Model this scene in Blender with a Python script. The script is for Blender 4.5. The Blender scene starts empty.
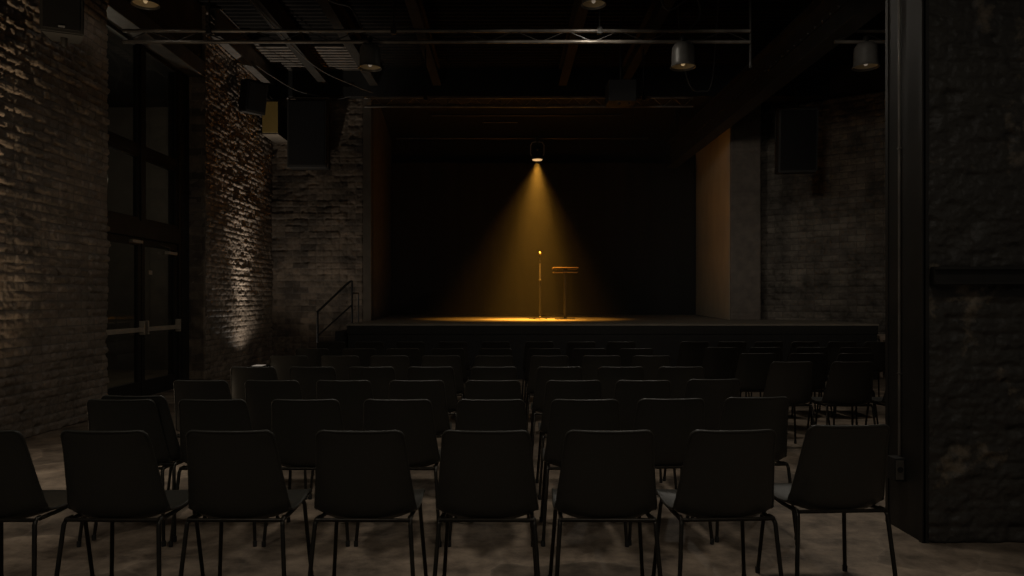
import bpy, bmesh, math, random
import numpy as np
from mathutils import Vector, Matrix

SC = bpy.context.scene
COL = SC.collection
R = math.radians

# ------------------------------------------------------------------ camera
EYE = 1.33
FPX = 735.0
cam_d = bpy.data.cameras.new('camera')
cam = bpy.data.objects.new('camera', cam_d)
COL.objects.link(cam)
cam.location = (0, 0, EYE)
cam.rotation_euler = (R(90), 0, 0)
cam_d.sensor_width = 36
cam_d.lens = FPX / 1024 * 36
cam_d.shift_x = 7 / 1024
cam_d.shift_y = 12 / 1024
cam_d.clip_end = 100
SC.camera = cam

# ------------------------------------------------------------------ world, exposure
w = bpy.data.worlds.new('world')
SC.world = w
w.use_nodes = True
bgn = w.node_tree.nodes['Background']
bgn.inputs[0].default_value = (1.0, 0.92, 0.80, 1)
bgn.inputs[1].default_value = 0.042
SC.view_settings.view_transform = 'Standard'
SC.view_settings.look = 'None'
SC.view_settings.exposure = 0.0
SC.view_settings.gamma = 1.0
SC.view_settings.use_curve_mapping = False


def light(name, kind, loc, power, color, rot=(0, 0, 0), radius=0.1, size=90, blend=1.0):
    d = bpy.data.lights.new(name, kind)
    d.energy = power
    d.color = color
    d.shadow_soft_size = radius
    if kind == 'SPOT':
        d.spot_size = R(size)
        d.spot_blend = blend
    o = bpy.data.objects.new(name, d)
    o.location = loc
    o.rotation_euler = rot
    COL.objects.link(o)
    return o


AMBER = (1.0, 0.44, 0.05)
WARM = (1.0, 0.91, 0.78)
STAGE_H = 0.93
LAMP = (0.655, 14.9, 4.165)
# the spot over the stage, straight down
light('stage_spot', 'SPOT', (LAMP[0], LAMP[1], LAMP[2] - 0.03), 3000, AMBER, (R(5), R(0.8), 0), 0.06, 46, 1.0)
light('stage_spot_field', 'SPOT', (LAMP[0], LAMP[1], LAMP[2] - 0.03), 950, AMBER, (R(9), R(3), 0), 0.06, 76, 1.0)
# floor uplights washing the left-hand brick wall
for yy, col, p in ((12.8, (1.0, 0.90, 0.78), 1.0), (5.95, (1.0, 0.78, 0.52), 1.25)):
    light('uplight_beam', 'SPOT', (-4.26, yy, 0.22), 400 * p, col, (R(180), R(4), 0), 0.05, 52, 1.0)
    light('uplight_spill', 'SPOT', (-4.26, yy, 0.22), 34 * p, col, (R(180), R(20), 0), 0.05, 150, 0.8)
# house pendants, dimmed right down: (x, y, rim height, rim diameter, watts)
PEND = [(-4.06, 8.3, 4.66, 0.30, 0.8), (1.0, 8.3, 4.66, 0.28, 12), (-1.597, 8.7, 4.07, 0.275, 7),
        (2.107, 8.7, 4.08, 0.30, 38), (4.27, 8.7, 4.08, 0.30, 26)]
for i, (x, y, z, d, p) in enumerate(PEND):
    light('pendant_glow', 'SPOT', (x, y, z - 0.08), p, WARM, (0, 0, 0), 0.05, 175, 0.35)
# unseen fill floods added above the frame: two over the front rows turned to the stage end, two high behind the camera
for frm, to, p, sz in (((-1.5, 5.0, 4.15), (4.85, 16.0, 2.9), 230, 30), ((1.5, 5.0, 4.15), (6.3, 14.2, 2.9), 125, 40),
                       ((-3.3, 5.3, 5.2), (-3.2, 5.6, 0), 190, 38), ((-1.0, 4.8, 5.2), (-1.0, 4.8, 0), 95, 70), ((1.2, 4.6, 5.2), (1.2, 4.6, 0), 100, 80),
                       ((-2.2, 0.6, 4.7), (-1.6, 3.2, 0), 55, 100), ((1.4, 0.4, 4.7), (1.2, 3.0, 0), 58, 100)):
    v = Vector(to) - Vector(frm)
    light('fill_flood', 'SPOT', frm, p, WARM, v.to_track_quat('-Z', 'Y').to_euler(), 0.25, sz, 0.9)


# ------------------------------------------------------------------ materials
def new_mat(name):
    m = bpy.data.materials.new(name)
    m.use_nodes = True
    nt = m.node_tree
    b = nt.nodes['Principled BSDF']
    return m, nt, b


def N(nt, t, **kw):
    n = nt.nodes.new(t)
    for k, v in kw.items():
        if isinstance(k, str) and hasattr(n, k) and k not in ('Scale',):
            setattr(n, k, v)
        else:
            n.inputs[k].default_value = v
    return n


def mat(name, c1, c2, rough=0.5, metal=0.0, scale=8.0, bump=0.0, spec=0.5, detail=4):
    """two-tone noise material, optional bump"""
    m, nt, b = new_mat(name)
    tc = nt.nodes.new('ShaderNodeTexCoord')
    no = nt.nodes.new('ShaderNodeTexNoise')
    no.inputs['Scale'].default_value = scale
    no.inputs['Detail'].default_value = detail
    nt.links.new(tc.outputs['Object'], no.inputs['Vector'])
    cr = nt.nodes.new('ShaderNodeValToRGB')
    cr.color_ramp.elements[0].position = 0.35
    cr.color_ramp.elements[1].position = 0.68
    cr.color_ramp.elements[0].color = (*c1, 1)
    cr.color_ramp.elements[1].color = (*c2, 1)
    nt.links.new(no.outputs['Fac'], cr.inputs['Fac'])
    nt.links.new(cr.outputs['Color'], b.inputs['Base Color'])
    b.inputs['Roughness'].default_value = rough
    b.inputs['Metallic'].default_value = metal
    b.inputs['Specular IOR Level'].default_value = spec
    if bump:
        bp = nt.nodes.new('ShaderNodeBump')
        bp.inputs['Strength'].default_value = bump
        bp.inputs['Distance'].default_value = 0.01
        nt.links.new(no.outputs['Fac'], bp.inputs['Height'])
        nt.links.new(bp.outputs['Normal'], b.inputs['Normal'])
    return m


BW, RH, MO = 0.27, 0.088, 0.008          # brick length, course height, half joint


def brick_mat(name, c1, c2, mortar, rough=0.75, dirt=(0.03, 0.025, 0.02), dirt_amt=0.5, patch=None, bw=BW, rh=RH):
    m, nt, b = new_mat(name)
    L = nt.links.new
    tc = nt.nodes.new('ShaderNodeTexCoord')
    sep = nt.nodes.new('ShaderNodeSeparateXYZ')
    L(tc.outputs['Object'], sep.inputs[0])
    cmb = nt.nodes.new('ShaderNodeCombineXYZ')
    L(sep.outputs['X'], cmb.inputs['X'])
    L(sep.outputs['Z'], cmb.inputs['Y'])
    # wobble the joints like the mesh does
    br = nt.nodes.new('ShaderNodeTexBrick')
    br.offset = 0.5
    br.inputs['Scale'].default_value = 1.0
    br.inputs['Brick Width'].default_value = bw
    br.inputs['Row Height'].default_value = rh
    br.inputs['Mortar Size'].default_value = MO
    br.inputs['Mortar Smooth'].default_value = 0.4
    br.inputs['Bias'].default_value = -0.1
    br.inputs['Color1'].default_value = (*c1, 1)
    br.inputs['Color2'].default_value = (*c2, 1)
    br.inputs['Mortar'].default_value = (*mortar, 1)
    L(cmb.outputs[0], br.inputs['Vector'])
    no = nt.nodes.new('ShaderNodeTexNoise')
    no.inputs['Scale'].default_value = 1.7
    no.inputs['Detail'].default_value = 9
    no.inputs['Roughness'].default_value = 0.7
    L(tc.outputs['Object'], no.inputs['Vector'])
    cr = nt.nodes.new('ShaderNodeValToRGB')
    cr.color_ramp.elements[0].position = 0.40
    cr.color_ramp.elements[1].position = 0.62
    cr.color_ramp.elements[0].color = (0, 0, 0, 1)
    cr.color_ramp.elements[1].color = (dirt_amt,) * 3 + (1,)
    L(no.outputs['Fac'], cr.inputs['Fac'])
    mx = nt.nodes.new('ShaderNodeMixRGB')
    L(cr.outputs['Color'], mx.inputs['Fac'])
    L(br.outputs['Color'], mx.inputs['Color1'])
    mx.inputs['Color2'].default_value = (*dirt, 1)
    out = mx.outputs['Color']
    if patch:
        n2 = nt.nodes.new('ShaderNodeTexNoise')
        n2.inputs['Scale'].default_value = 2.6
        n2.inputs['Detail'].default_value = 10
        n2.inputs['Roughness'].default_value = 0.65
        L(tc.outputs['Object'], n2.inputs['Vector'])
        c2r = nt.nodes.new('ShaderNodeValToRGB')
        c2r.color_ramp.elements[0].position = 0.56
        c2r.color_ramp.elements[1].position = 0.63
        c2r.color_ramp.elements[0].color = (0, 0, 0, 1)
        c2r.color_ramp.elements[1].color = (0.9, 0.9, 0.9, 1)
        L(n2.outputs['Fac'], c2r.inputs['Fac'])
        m2 = nt.nodes.new('ShaderNodeMixRGB')
        L(c2r.outputs['Color'], m2.inputs['Fac'])
        L(out, m2.inputs['Color1'])
        m2.inputs['Color2'].default_value = (*patch, 1)
        out = m2.outputs['Color']
    L(out, b.inputs['Base Color'])
    b.inputs['Roughness'].default_value = rough
    n3 = nt.nodes.new('ShaderNodeTexNoise')
    n3.inputs['Scale'].default_value = 45
    n3.inputs['Detail'].default_value = 6
    L(tc.outputs['Object'], n3.inputs['Vector'])
    bp = nt.nodes.new('ShaderNodeBump')
    bp.inputs['Strength'].default_value = 0.5
    bp.inputs['Distance'].default_value = 0.012
    L(n3.outputs['Fac'], bp.inputs['Height'])
    L(bp.outputs['Normal'], b.inputs['Normal'])
    return m


M = {}
M['brick_left'] = brick_mat('old_brick', (0.30, 0.235, 0.18), (0.21, 0.165, 0.125), (0.17, 0.14, 0.11), 0.55)
M['brick_back'] = brick_mat('back_brick', (0.32, 0.24, 0.17), (0.10, 0.075, 0.055), (0.24, 0.19, 0.145), 0.75, dirt_amt=0.75, bw=0.31, rh=0.122)
M['brick_right'] = brick_mat('sooty_brick', (0.20, 0.17, 0.135), (0.12, 0.10, 0.082), (0.095, 0.08, 0.065), 0.8, dirt_amt=0.85, bw=0.31, rh=0.122)
M['brick_dark'] = brick_mat('black_painted_brick', (0.075, 0.064, 0.05), (0.05, 0.043, 0.034), (0.045, 0.039, 0.031), 0.85)
M['brick_pier'] = brick_mat('rough_black_brick', (0.055, 0.049, 0.040), (0.04, 0.036, 0.030), (0.045, 0.039, 0.031), 0.55,
                            patch=(0.19, 0.15, 0.105))
M['plaster'] = mat('brown_plaster', (0.46, 0.40, 0.30), (0.54, 0.47, 0.35), 0.8, 0, 1.6, 0.2)
M['plaster_pier'] = mat('grey_plaster', (0.115, 0.094, 0.078), (0.165, 0.134, 0.108), 0.8, 0, 5, 0.5)
M['trim_brown'] = mat('brown_edge', (0.10, 0.08, 0.058), (0.14, 0.11, 0.08), 0.8, 0, 4, 0.2)
M['deck_lit'] = mat('lit_deck_slat', (0.13, 0.113, 0.095), (0.19, 0.165, 0.14), 0.5, 0.3, 6)  # lighter copy of the ceiling deck, uplight put into the colour
M['plastic'] = mat('black_plastic', (0.031, 0.029, 0.0235), (0.037, 0.0345, 0.0275), 0.4, 0, 220, 0.08, 0.5)
M['tube'] = mat('dark_bronze_tube', (0.018, 0.015, 0.011), (0.034, 0.027, 0.017), 0.35, 0.5, 12)
M['rubber'] = mat('black_rubber', (0.015, 0.014, 0.013), (0.022, 0.02, 0.018), 0.8, 0, 30)
M['steel'] = mat('black_steel', (0.022, 0.020, 0.017), (0.034, 0.030, 0.026), 0.5, 0.3, 5, 0.1)
M['steel_grey'] = mat('grey_steel', (0.12, 0.108, 0.095), (0.18, 0.16, 0.14), 0.45, 0.5, 6, 0.1)
M['alu'] = mat('aluminium_tube', (0.13, 0.113, 0.097), (0.26, 0.228, 0.195), 0.4, 0.6, 4)
M['cab'] = mat('black_cabinet', (0.016, 0.015, 0.014), (0.022, 0.021, 0.019), 0.6, 0, 90, 0.2)
M['cab_box'] = mat('black_speaker_paint', (0.018, 0.0168, 0.015), (0.026, 0.024, 0.021), 0.6, 0, 60, 0.2, 0.3)
M['grille'] = mat('speaker_grille', (0.006, 0.0055, 0.005), (0.011, 0.010, 0.009), 0.8, 0.0, 260, 0.3, 0.2)
M['badge'] = mat('silver_badge', (0.6, 0.58, 0.55), (0.7, 0.68, 0.65), 0.3, 0.8, 20)
M['ochre'] = mat('ochre_panel', (0.22, 0.145, 0.033), (0.25, 0.165, 0.04), 0.7, 0, 4)
M['pale'] = mat('pale_wood', (0.50, 0.38, 0.29), (0.60, 0.46, 0.35), 0.6, 0, 14)
M['black_wood'] = mat('black_stage_board', (0.010, 0.009, 0.0078), (0.016, 0.0143, 0.012), 0.7, 0, 6, 0.1)
M['deck'] = mat('stage_deck', (0.20, 0.17, 0.135), (0.26, 0.22, 0.17), 0.65, 0, 3, 0.1)
M['drape'] = mat('black_drape', (0.013, 0.0125, 0.011), (0.018, 0.0172, 0.015), 0.95, 0, 30, 0.2)
M['ceil'] = mat('shaded_metal_deck', (0.007, 0.0062, 0.0055), (0.012, 0.0105, 0.009), 0.8, 0.0, 3, 0, 0.1)  # ceiling deck darkened to stand in for its lack of light
M['void'] = mat('black_paint', (0.008, 0.0075, 0.0065), (0.012, 0.011, 0.010), 0.85, 0, 5)
M['wood'] = mat('lectern_wood', (0.20, 0.125, 0.055), (0.26, 0.165, 0.075), 0.5, 0, 20)
M['gunmetal'] = mat('gunmetal', (0.05, 0.045, 0.04), (0.075, 0.068, 0.06), 0.32, 0.8, 15)
M['brass'] = mat('bronze_mesh', (0.55, 0.40, 0.18), (0.70, 0.52, 0.25), 0.35, 0.8, 150, 0.3)
M['shade'] = mat('grey_enamel', (0.10, 0.095, 0.085), (0.13, 0.12, 0.11), 0.4, 0.2, 8)
M['reflector'] = mat('ivory_reflector', (0.62, 0.50, 0.30), (0.70, 0.57, 0.36), 0.5, 0, 6)
M['cable'] = mat('black_cable', (0.03, 0.028, 0.025), (0.06, 0.055, 0.05), 0.5, 0, 20)
M['bar'] = mat('satin_bar', (0.55, 0.47, 0.37), (0.64, 0.55, 0.44), 0.4, 0.5, 12)
M['lobby'] = mat('lobby_floor', (0.20, 0.17, 0.13), (0.30, 0.25, 0.19), 0.6, 0, 3)
M['lobby_wall'] = mat('lobby_wall', (0.14, 0.125, 0.105), (0.18, 0.16, 0.135), 0.8, 0, 3)


def emit_mat(name, col, strength):
    m, nt, b = new_mat(name)
    no = nt.nodes.new('ShaderNodeTexNoise')
    no.inputs['Scale'].default_value = 30
    cr = nt.nodes.new('ShaderNodeValToRGB')
    cr.color_ramp.elements[0].color = tuple(c * 0.85 for c in col) + (1,)
    cr.color_ramp.elements[1].color = (*col, 1)
    nt.links.new(no.outputs['Fac'], cr.inputs['Fac'])
    nt.links.new(cr.outputs['Color'], b.inputs['Emission Color'])
    b.inputs['Emission Strength'].default_value = strength
    b.inputs['Base Color'].default_value = (0.3, 0.3, 0.3, 1)
    return m


M['lens'] = emit_mat('lit_lens', (1.0, 0.62, 0.28), 0.75)
M['uplens'] = emit_mat('lit_uplight_lens', (1.0, 0.84, 0.68), 0.22)
M['bulb'] = emit_mat('glowing_bulb', (1.0, 0.68, 0.34), 0.3)
M['bulb_dim'] = emit_mat('dim_bulb', (1.0, 0.8, 0.6), 0.15)


def glass_mat():
    m, nt, b = new_mat('door_glass')
    out = nt.nodes['Material Output']
    gl = nt.nodes.new('ShaderNodeBsdfGlossy')
    gl.inputs['Roughness'].default_value = 0.03
    gl.inputs['Color'].default_value = (0.9, 0.9, 0.85, 1)
    tr = nt.nodes.new('ShaderNodeBsdfTransparent')
    tr.inputs['Color'].default_value = (0.75, 0.74, 0.70, 1)
    mx = nt.nodes.new('ShaderNodeMixShader')
    mx.inputs[0].default_value = 0.07
    nt.links.new(tr.outputs[0], mx.inputs[1])
    nt.links.new(gl.outputs[0], mx.inputs[2])
    nt.links.new(mx.outputs[0], out.inputs['Surface'])
    return m


M['glass'] = glass_mat()


def floor_mat():
    m, nt, b = new_mat('worn_concrete')
    L = nt.links.new
    tc = nt.nodes.new('ShaderNodeTexCoord')
    n0 = N(nt, 'ShaderNodeTexNoise')
    n0.inputs['Scale'].default_value = 1.3
    n0.inputs['Detail'].default_value = 6
    L(tc.outputs['Object'], n0.inputs['Vector'])
    add = nt.nodes.new('ShaderNodeMixRGB')
    add.blend_type = 'ADD'
    add.inputs['Fac'].default_value = 0.55
    L(tc.outputs['Object'], add.inputs['Color1'])
    L(n0.outputs['Color'], add.inputs['Color2'])
    v = nt.nodes.new('ShaderNodeTexVoronoi')
    v.inputs['Scale'].default_value = 1.35
    L(add.outputs['Color'], v.inputs['Vector'])
    ve = nt.nodes.new('ShaderNodeTexVoronoi')
    ve.feature = 'DISTANCE_TO_EDGE'
    ve.inputs['Scale'].default_value = 1.35
    L(add.outputs['Color'], ve.inputs['Vector'])
    n1 = N(nt, 'ShaderNodeTexNoise')
    n1.inputs['Scale'].default_value = 3.5
    n1.inputs['Detail'].default_value = 12
    n1.inputs['Roughness'].default_value = 0.7
    L(tc.outputs['Object'], n1.inputs['Vector'])
    cr = nt.nodes.new('ShaderNodeValToRGB')
    cr.color_ramp.elements[0].position = 0.33
    cr.color_ramp.elements[1].position = 0.70
    cr.color_ramp.elements[0].color = (0.065, 0.048, 0.035, 1)
    cr.color_ramp.elements[1].color = (0.43, 0.33, 0.24, 1)
    L(n1.outputs['Fac'], cr.inputs['Fac'])
    # each flag a slightly different tone
    sep = nt.nodes.new('ShaderNodeSeparateColor')
    L(v.outputs['Color'], sep.inputs[0])
    mr = nt.nodes.new('ShaderNodeMapRange')
    mr.inputs['To Min'].default_value = 0.55
    mr.inputs['To Max'].default_value = 1.25
    L(sep.outputs[0], mr.inputs['Value'])
    mul = nt.nodes.new('ShaderNodeMixRGB')
    mul.blend_type = 'MULTIPLY'
    mul.inputs['Fac'].default_value = 1
    L(cr.outputs['Color'], mul.inputs['Color1'])
    L(mr.outputs['Result'], mul.inputs['Color2'])
    ce = nt.nodes.new('ShaderNodeValToRGB')
    ce.color_ramp.elements[0].position = 0.008
    ce.color_ramp.elements[1].position = 0.022
    ce.color_ramp.elements[0].color = (0.16, 0.16, 0.16, 1)
    ce.color_ramp.elements[1].color = (0, 0, 0, 1)
    L(ve.outputs['Distance'], ce.inputs['Fac'])
    mx = nt.nodes.new('ShaderNodeMixRGB')
    L(ce.outputs['Color'], mx.inputs['Fac'])
    L(mul.outputs['Color'], mx.inputs['Color1'])
    mx.inputs['Color2'].default_value = (0.42, 0.34, 0.26, 1)
    L(mx.outputs['Color'], b.inputs['Base Color'])
    b.inputs['Roughness'].default_value = 0.6
    b.inputs['Specular IOR Level'].default_value = 0.35
    bp = nt.nodes.new('ShaderNodeBump')
    bp.inputs['Strength'].default_value = 0.35
    bp.inputs['Distance'].default_value = 0.015
    L(n1.outputs['Fac'], bp.inputs['Height'])
    L(bp.outputs['Normal'], b.inputs['Normal'])
    return m


M['floor'] = floor_mat()


# ------------------------------------------------------------------ mesh helpers
class MB:
    def __init__(self):
        self.v, self.f, self.s = [], [], []

    def add(self, vs, fs, smooth=False):
        o = len(self.v)
        self.v += [tuple(p) for p in vs]
        self.f += [tuple(i + o for i in f) for f in fs]
        self.s += [smooth] * len(fs)
        return self

    def box(self, x0, x1, y0, y1, z0, z1, bev=0.0):
        if bev <= 0:
            vs = [(x, y, z) for x in (x0, x1) for y in (y0, y1) for z in (z0, z1)]
            fs = [(0, 1, 3, 2), (4, 6, 7, 5), (0, 4, 5, 1), (2, 3, 7, 6), (0, 2, 6, 4), (1, 5, 7, 3)]
            return self.add(vs, fs)
        bm = bmesh.new()
        bmesh.ops.create_cube(bm, size=1)
        for p in bm.verts:
            p.co = Vector(((x0 + x1) / 2 + p.co.x * (x1 - x0), (y0 + y1) / 2 + p.co.y * (y1 - y0), (z0 + z1) / 2 + p.co.z * (z1 - z0)))
        bmesh.ops.bevel(bm, geom=bm.edges[:] + bm.verts[:], offset=bev, segments=2, affect='EDGES', profile=0.6)
        return self.bm(bm)

    def bm(self, bm, smooth=False):
        bm.verts.ensure_lookup_table()
        bm.verts.index_update()
        self.add([p.co for p in bm.verts], [[q.index for q in f.verts] for f in bm.faces], smooth)
        bm.free()
        return self

    def tube(self, pts, r, n=10, closed=False, caps=True):
        pts = [Vector(p) for p in pts]
        k = len(pts)
        rr = r if isinstance(r, (list, tuple)) else [r] * k
        up = None
        vs = []
        for i, p in enumerate(pts):
            if closed:
                t = pts[(i + 1) % k] - pts[i - 1]
            else:
                t = pts[min(i + 1, k - 1)] - pts[max(i - 1, 0)]
            t.normalize()
            if up is None:
                a = Vector((0, 0, 1)) if abs(t.z) < 0.9 else Vector((1, 0, 0))
                up = (a - t * a.dot(t)).normalized()
            else:
                up = (up - t * up.dot(t)).normalized()
            b = t.cross(up)
            vs += [p + (up * math.cos(2 * math.pi * j / n) + b * math.sin(2 * math.pi * j / n)) * rr[i] for j in range(n)]
        fs = []
        for i in range(k if closed else k - 1):
            a, c = i * n, ((i + 1) % k) * n
            fs += [(a + j, a + (j + 1) % n, c + (j + 1) % n, c + j) for j in range(n)]
        if caps and not closed:
            fs.append(tuple(reversed(range(n))))
            fs.append(tuple(range((k - 1) * n, k * n)))
        return self.add(vs, fs, True)

    def lathe(self, prof, n=28, c=(0, 0, 0), M4=None, ring=False):
        vs, fs = [], []
        for r_, z in prof:
            for j in range(n):
                a = 2 * math.pi * j / n
                vs.append(Vector((r_ * math.cos(a), r_ * math.sin(a), z)))
        for i in range(len(prof) - 1):
            fs += [(i * n + j, i * n + (j + 1) % n, (i + 1) * n + (j + 1) % n, (i + 1) * n + j) for j in range(n)]
        if ring:
            e = (len(prof) - 1) * n
            fs += [(e + j, e + (j + 1) % n, (j + 1) % n, j) for j in range(n)]
        else:
            fs.append(tuple(reversed(range(n))))
            fs.append(tuple(range((len(prof) - 1) * n, len(prof) * n)))
        if M4 is not None:
            vs = [M4 @ p for p in vs]
        vs = [p + Vector(c) for p in vs]
        return self.add(vs, fs, True)

    def build(self, name, m, parent=None, loc=None, rot=None):
        me = bpy.data.meshes.new(name)
        me.from_pydata(self.v, [], self.f)
        me.polygons.foreach_set('use_smooth', self.s)
        bm = bmesh.new()
        bm.from_mesh(me)
        bmesh.ops.recalc_face_normals(bm, faces=bm.faces)
        bm.to_mesh(me)
        bm.free()
        me.materials.append(m)
        if any(self.s):
            try:
                me.set_sharp_from_angle(angle=R(50))
            except Exception:
                pass
        o = bpy.data.objects.new(name, me)
        COL.objects.link(o)
        if parent is not None:
            o.parent = parent
        if loc is not None:
            o.location = loc
        if rot is not None:
            o.rotation_euler = rot
        return o


def struct(o):
    o['kind'] = 'structure'
    return o


def tag(o, label, cat, group=None):
    o['label'] = label
    o['category'] = cat
    if group:
        o['group'] = group
    return o


def thing(name, label, cat, loc=(0, 0, 0), rz=0.0, group=None):
    o = bpy.data.objects.new(name, None)
    o.empty_display_size = 0.1
    COL.objects.link(o)
    o.location = loc
    o.rotation_euler = (0, 0, rz)
    return tag(o, label, cat, group)


def dup(root, loc, rz, label, group=None):
    r = root.copy()
    COL.objects.link(r)
    r.location = loc
    r.rotation_euler = (0, 0, rz)
    r['label'] = label
    if group:
        r['group'] = group
    for ch in list(root.children):
        c = ch.copy()
        COL.objects.link(c)
        c.parent = r
        for g in list(ch.children):
            d = g.copy()
            COL.objects.link(d)
            d.parent = c
    return r


# ------------------------------------------------------------------ brick walls in real relief
def vnoise(x, y, seed):
    """smooth value noise on arrays"""
    xi, yi = np.floor(x).astype(int), np.floor(y).astype(int)
    xf, yf = x - xi, y - yi
    u, v = xf * xf * (3 - 2 * xf), yf * yf * (3 - 2 * yf)

    def h(a, b):
        n = (a * 374761393 + b * 668265263 + seed * 974634777) & 0x7fffffff
        n = ((n ^ (n >> 13)) * 1274126177) & 0x7fffffff
        return ((n ^ (n >> 16)) & 0xffff) / 65535.0
    return (h(xi, yi) * (1 - u) + h(xi + 1, yi) * u) * (1 - v) + (h(xi, yi + 1) * (1 - u) + h(xi + 1, yi + 1) * u) * v


def brick_height(U, V, seed, amp, BW, RH, kb, ks):
    wob = (vnoise(U * 3, V * 3, seed + 5) - 0.5) * 0.02
    V2, U2 = V + wob * 0, U
    row = np.floor(V2 / RH).astype(int)
    off = np.where(row % 2 == 0, 0.0, 0.5 * BW)
    bx = np.floor((U2 + off) / BW).astype(int)
    fx = (U2 + off) - bx * BW
    fy = V2 - row * RH
    edge = np.minimum(np.minimum(fx, BW - fx), np.minimum(fy, RH - fy) * 1.0)
    ragged = (vnoise(U * 22, V * 22, seed + 9) - 0.5) * 0.016
    k = np.clip((edge + ragged - 0.004) / 0.014, 0, 1)
    k = k * k * (3 - 2 * k)
    n = (bx * 7919 + row * 104729 + seed * 15485863) & 0x7fffffff
    n = ((n ^ (n >> 11)) * 1103515245 + 12345) & 0x7fffffff
    rnd = ((n >> 8) & 0xffff) / 65535.0
    brick = 0.014 + (rnd - 0.5) * 0.022
    surf = (vnoise(U * 16, V * 26, seed) - 0.5) * 0.007 + (vnoise(U * 42, V * 55, seed + 1) - 0.5) * 0.008
    lump = (vnoise(U * 1.3, V * 1.6, seed + 2) - 0.5) * 0.012
    chip = np.clip(vnoise(U * 9, V * 13, seed + 7) - 0.72, 0, 1) * -0.07
    worn = np.clip(vnoise(U * 1.1, V * 2.0, seed + 3) * 2.2 - 0.7, 0.15, 1)
    return amp * (kb * k * brick * (0.35 + 0.65 * worn) + ks * (surf + lump) + chip)


def brick_wall(name, u0, u1, v0, v1, m, loc, rz, step=0.025, seed=1, amp=1.0, depth=0.25, bw=BW, rh=RH, kb=1.0, ks=1.0):
    """local: x along the wall, z up, face toward local -y"""
    nu, nv = max(2, int((u1 - u0) / step)), max(2, int((v1 - v0) / step))
    u = np.linspace(u0, u1, nu + 1)
    v = np.linspace(v0, v1, nv + 1)
    U, V = np.meshgrid(u, v, indexing='ij')
    H = brick_height(U, V, seed, amp, bw, rh, kb, ks)
    P = np.stack([U, -H, V], -1).reshape(-1, 3)
    idx = np.arange((nu + 1) * (nv + 1)).reshape(nu + 1, nv + 1)
    F = np.stack([idx[:-1, :-1], idx[1:, :-1], idx[1:, 1:], idx[:-1, 1:]], -1).reshape(-1, 4)
    nb = len(P)
    # a solid body behind the relief: rim to a back rectangle
    border = list(idx[:, 0]) + list(idx[-1, 1:]) + list(idx[-2::-1, -1]) + list(idx[0, -2:0:-1])
    back = [(P[i][0], depth, P[i][2]) for i in border]
    P = np.vstack([P, np.array(back)])
    k = len(border)
    faces = F.tolist()
    for i in range(k):
        j = (i + 1) % k
        faces.append([int(border[j]), int(border[i]), nb + i, nb + j])
    faces.append([nb + i for i in range(k)])
    me = bpy.data.meshes.new(name)
    me.from_pydata(P.tolist(), [], faces)
    sm = [True] * len(F) + [False] * (k + 1)
    me.polygons.foreach_set('use_smooth', sm)
    me.materials.append(m)
    o = bpy.data.objects.new(name, me)
    COL.objects.link(o)
    o.location = loc
    o.rotation_euler = (0, 0, rz)
    return struct(o)


# ------------------------------------------------------------------ the room
CEIL = 5.9
XL = -4.6
struct(MB().box(-4.95, 8.6, -2.0, 20.6, -0.2, 0.0).build('floor', M['floor']))

# left wall in two lengths with the tall glazed doorway between them
brick_wall('wall_left', 5.2, 8.5, 0, CEIL, M['brick_left'], (XL, 0, 0), R(90), 0.013, 3, 1.5)
brick_wall('wall_left_far', 11.27, 14.62, 0, CEIL, M['brick_left'], (XL, 0, 0), R(90), 0.014, 11, 1.5)
# back wall left of the stage
brick_wall('wall_back', -4.75, -2.80, 0, CEIL, M['brick_back'], (0, 14.5, 0), 0, 0.018, 21, 1.5, bw=0.31, rh=0.122)
struct(MB().box(-2.79, -2.63, 14.44, 14.48, 0, 5.30, 0.004).build('trim_1', M['trim_brown']))
struct(MB().box(-2.79, -2.64, 14.48, 14.76, 0, 5.30).build('trim_17', M['void']))      # side of the plaster edge, blackened so no amber bounce shows
# stage house
a = math.atan2(20.2 - 14.75, -3.12 + 2.66)
LW = math.hypot(20.2 - 14.75, -3.12 + 2.66)
brick_wall('wall_stage_left', 0, LW, 0.9, 5.7, M['brick_dark'], (-2.66, 14.75, 0), a, 0.05, 31, 0.7, 0.2)
a2 = math.atan2(14.72 - 20.2, 4.50 - 5.24)
LW2 = math.hypot(14.72 - 20.2, 4.50 - 5.24)
wr = MB().box(0, LW2 - 0.02, 0.0, 0.2, 0.93, 5.7).build('wall_stage_right', M['plaster'], None, (5.24, 20.2, 0), (0, 0, a2))
struct(wr)
struct(MB().box(-3.4, 8.0, 20.2, 20.4, 0.0, 5.9).build('wall_stage_back', M['void']))
struct(MB().box(-3.6, 8.0, 14.8, 20.4, 5.7, 5.85).build('ceiling_stage', M['void']))
# pier right of the stage and the sooty brick wall running off behind the column
brick_wall('wall_pier', 4.50, 5.10, 0.93, CEIL, M['plaster_pier'], (0, 14.66, 0), 0, 0.022, 41, 0.6, 0.05)
ax, ay, bx_, by_ = 5.02, 15.35, 7.9, 12.9
a3 = math.atan2(by_ - ay, bx_ - ax)
brick_wall('wall_right_back', 0, math.hypot(by_ - ay, bx_ - ax), 0, 5.22, M['brick_right'], (ax, ay, 0), a3, 0.018, 51, 2.3, bw=0.31, rh=0.122)
ub = MB().box(0, 3.86, 0.06, 0.3, 5.21, CEIL - 0.02)
struct(ub.build('trim_18', M['void'], None, (ax, ay, 0), (0, 0, a3)))
struct(MB().box(7.9, 8.1, 3.5, 14.8, 0, CEIL).build('wall_right', M['brick_dark']))
# rough pier wall right beside the camera, its end sheathed in steel
brick_wall('wall_right_front', 2.315, 4.0, 0, CEIL, M['brick_pier'], (0, 4.03, 0), 0, 0.011, 61, 1.1, 0.4, kb=0.5, ks=1.3)
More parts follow.
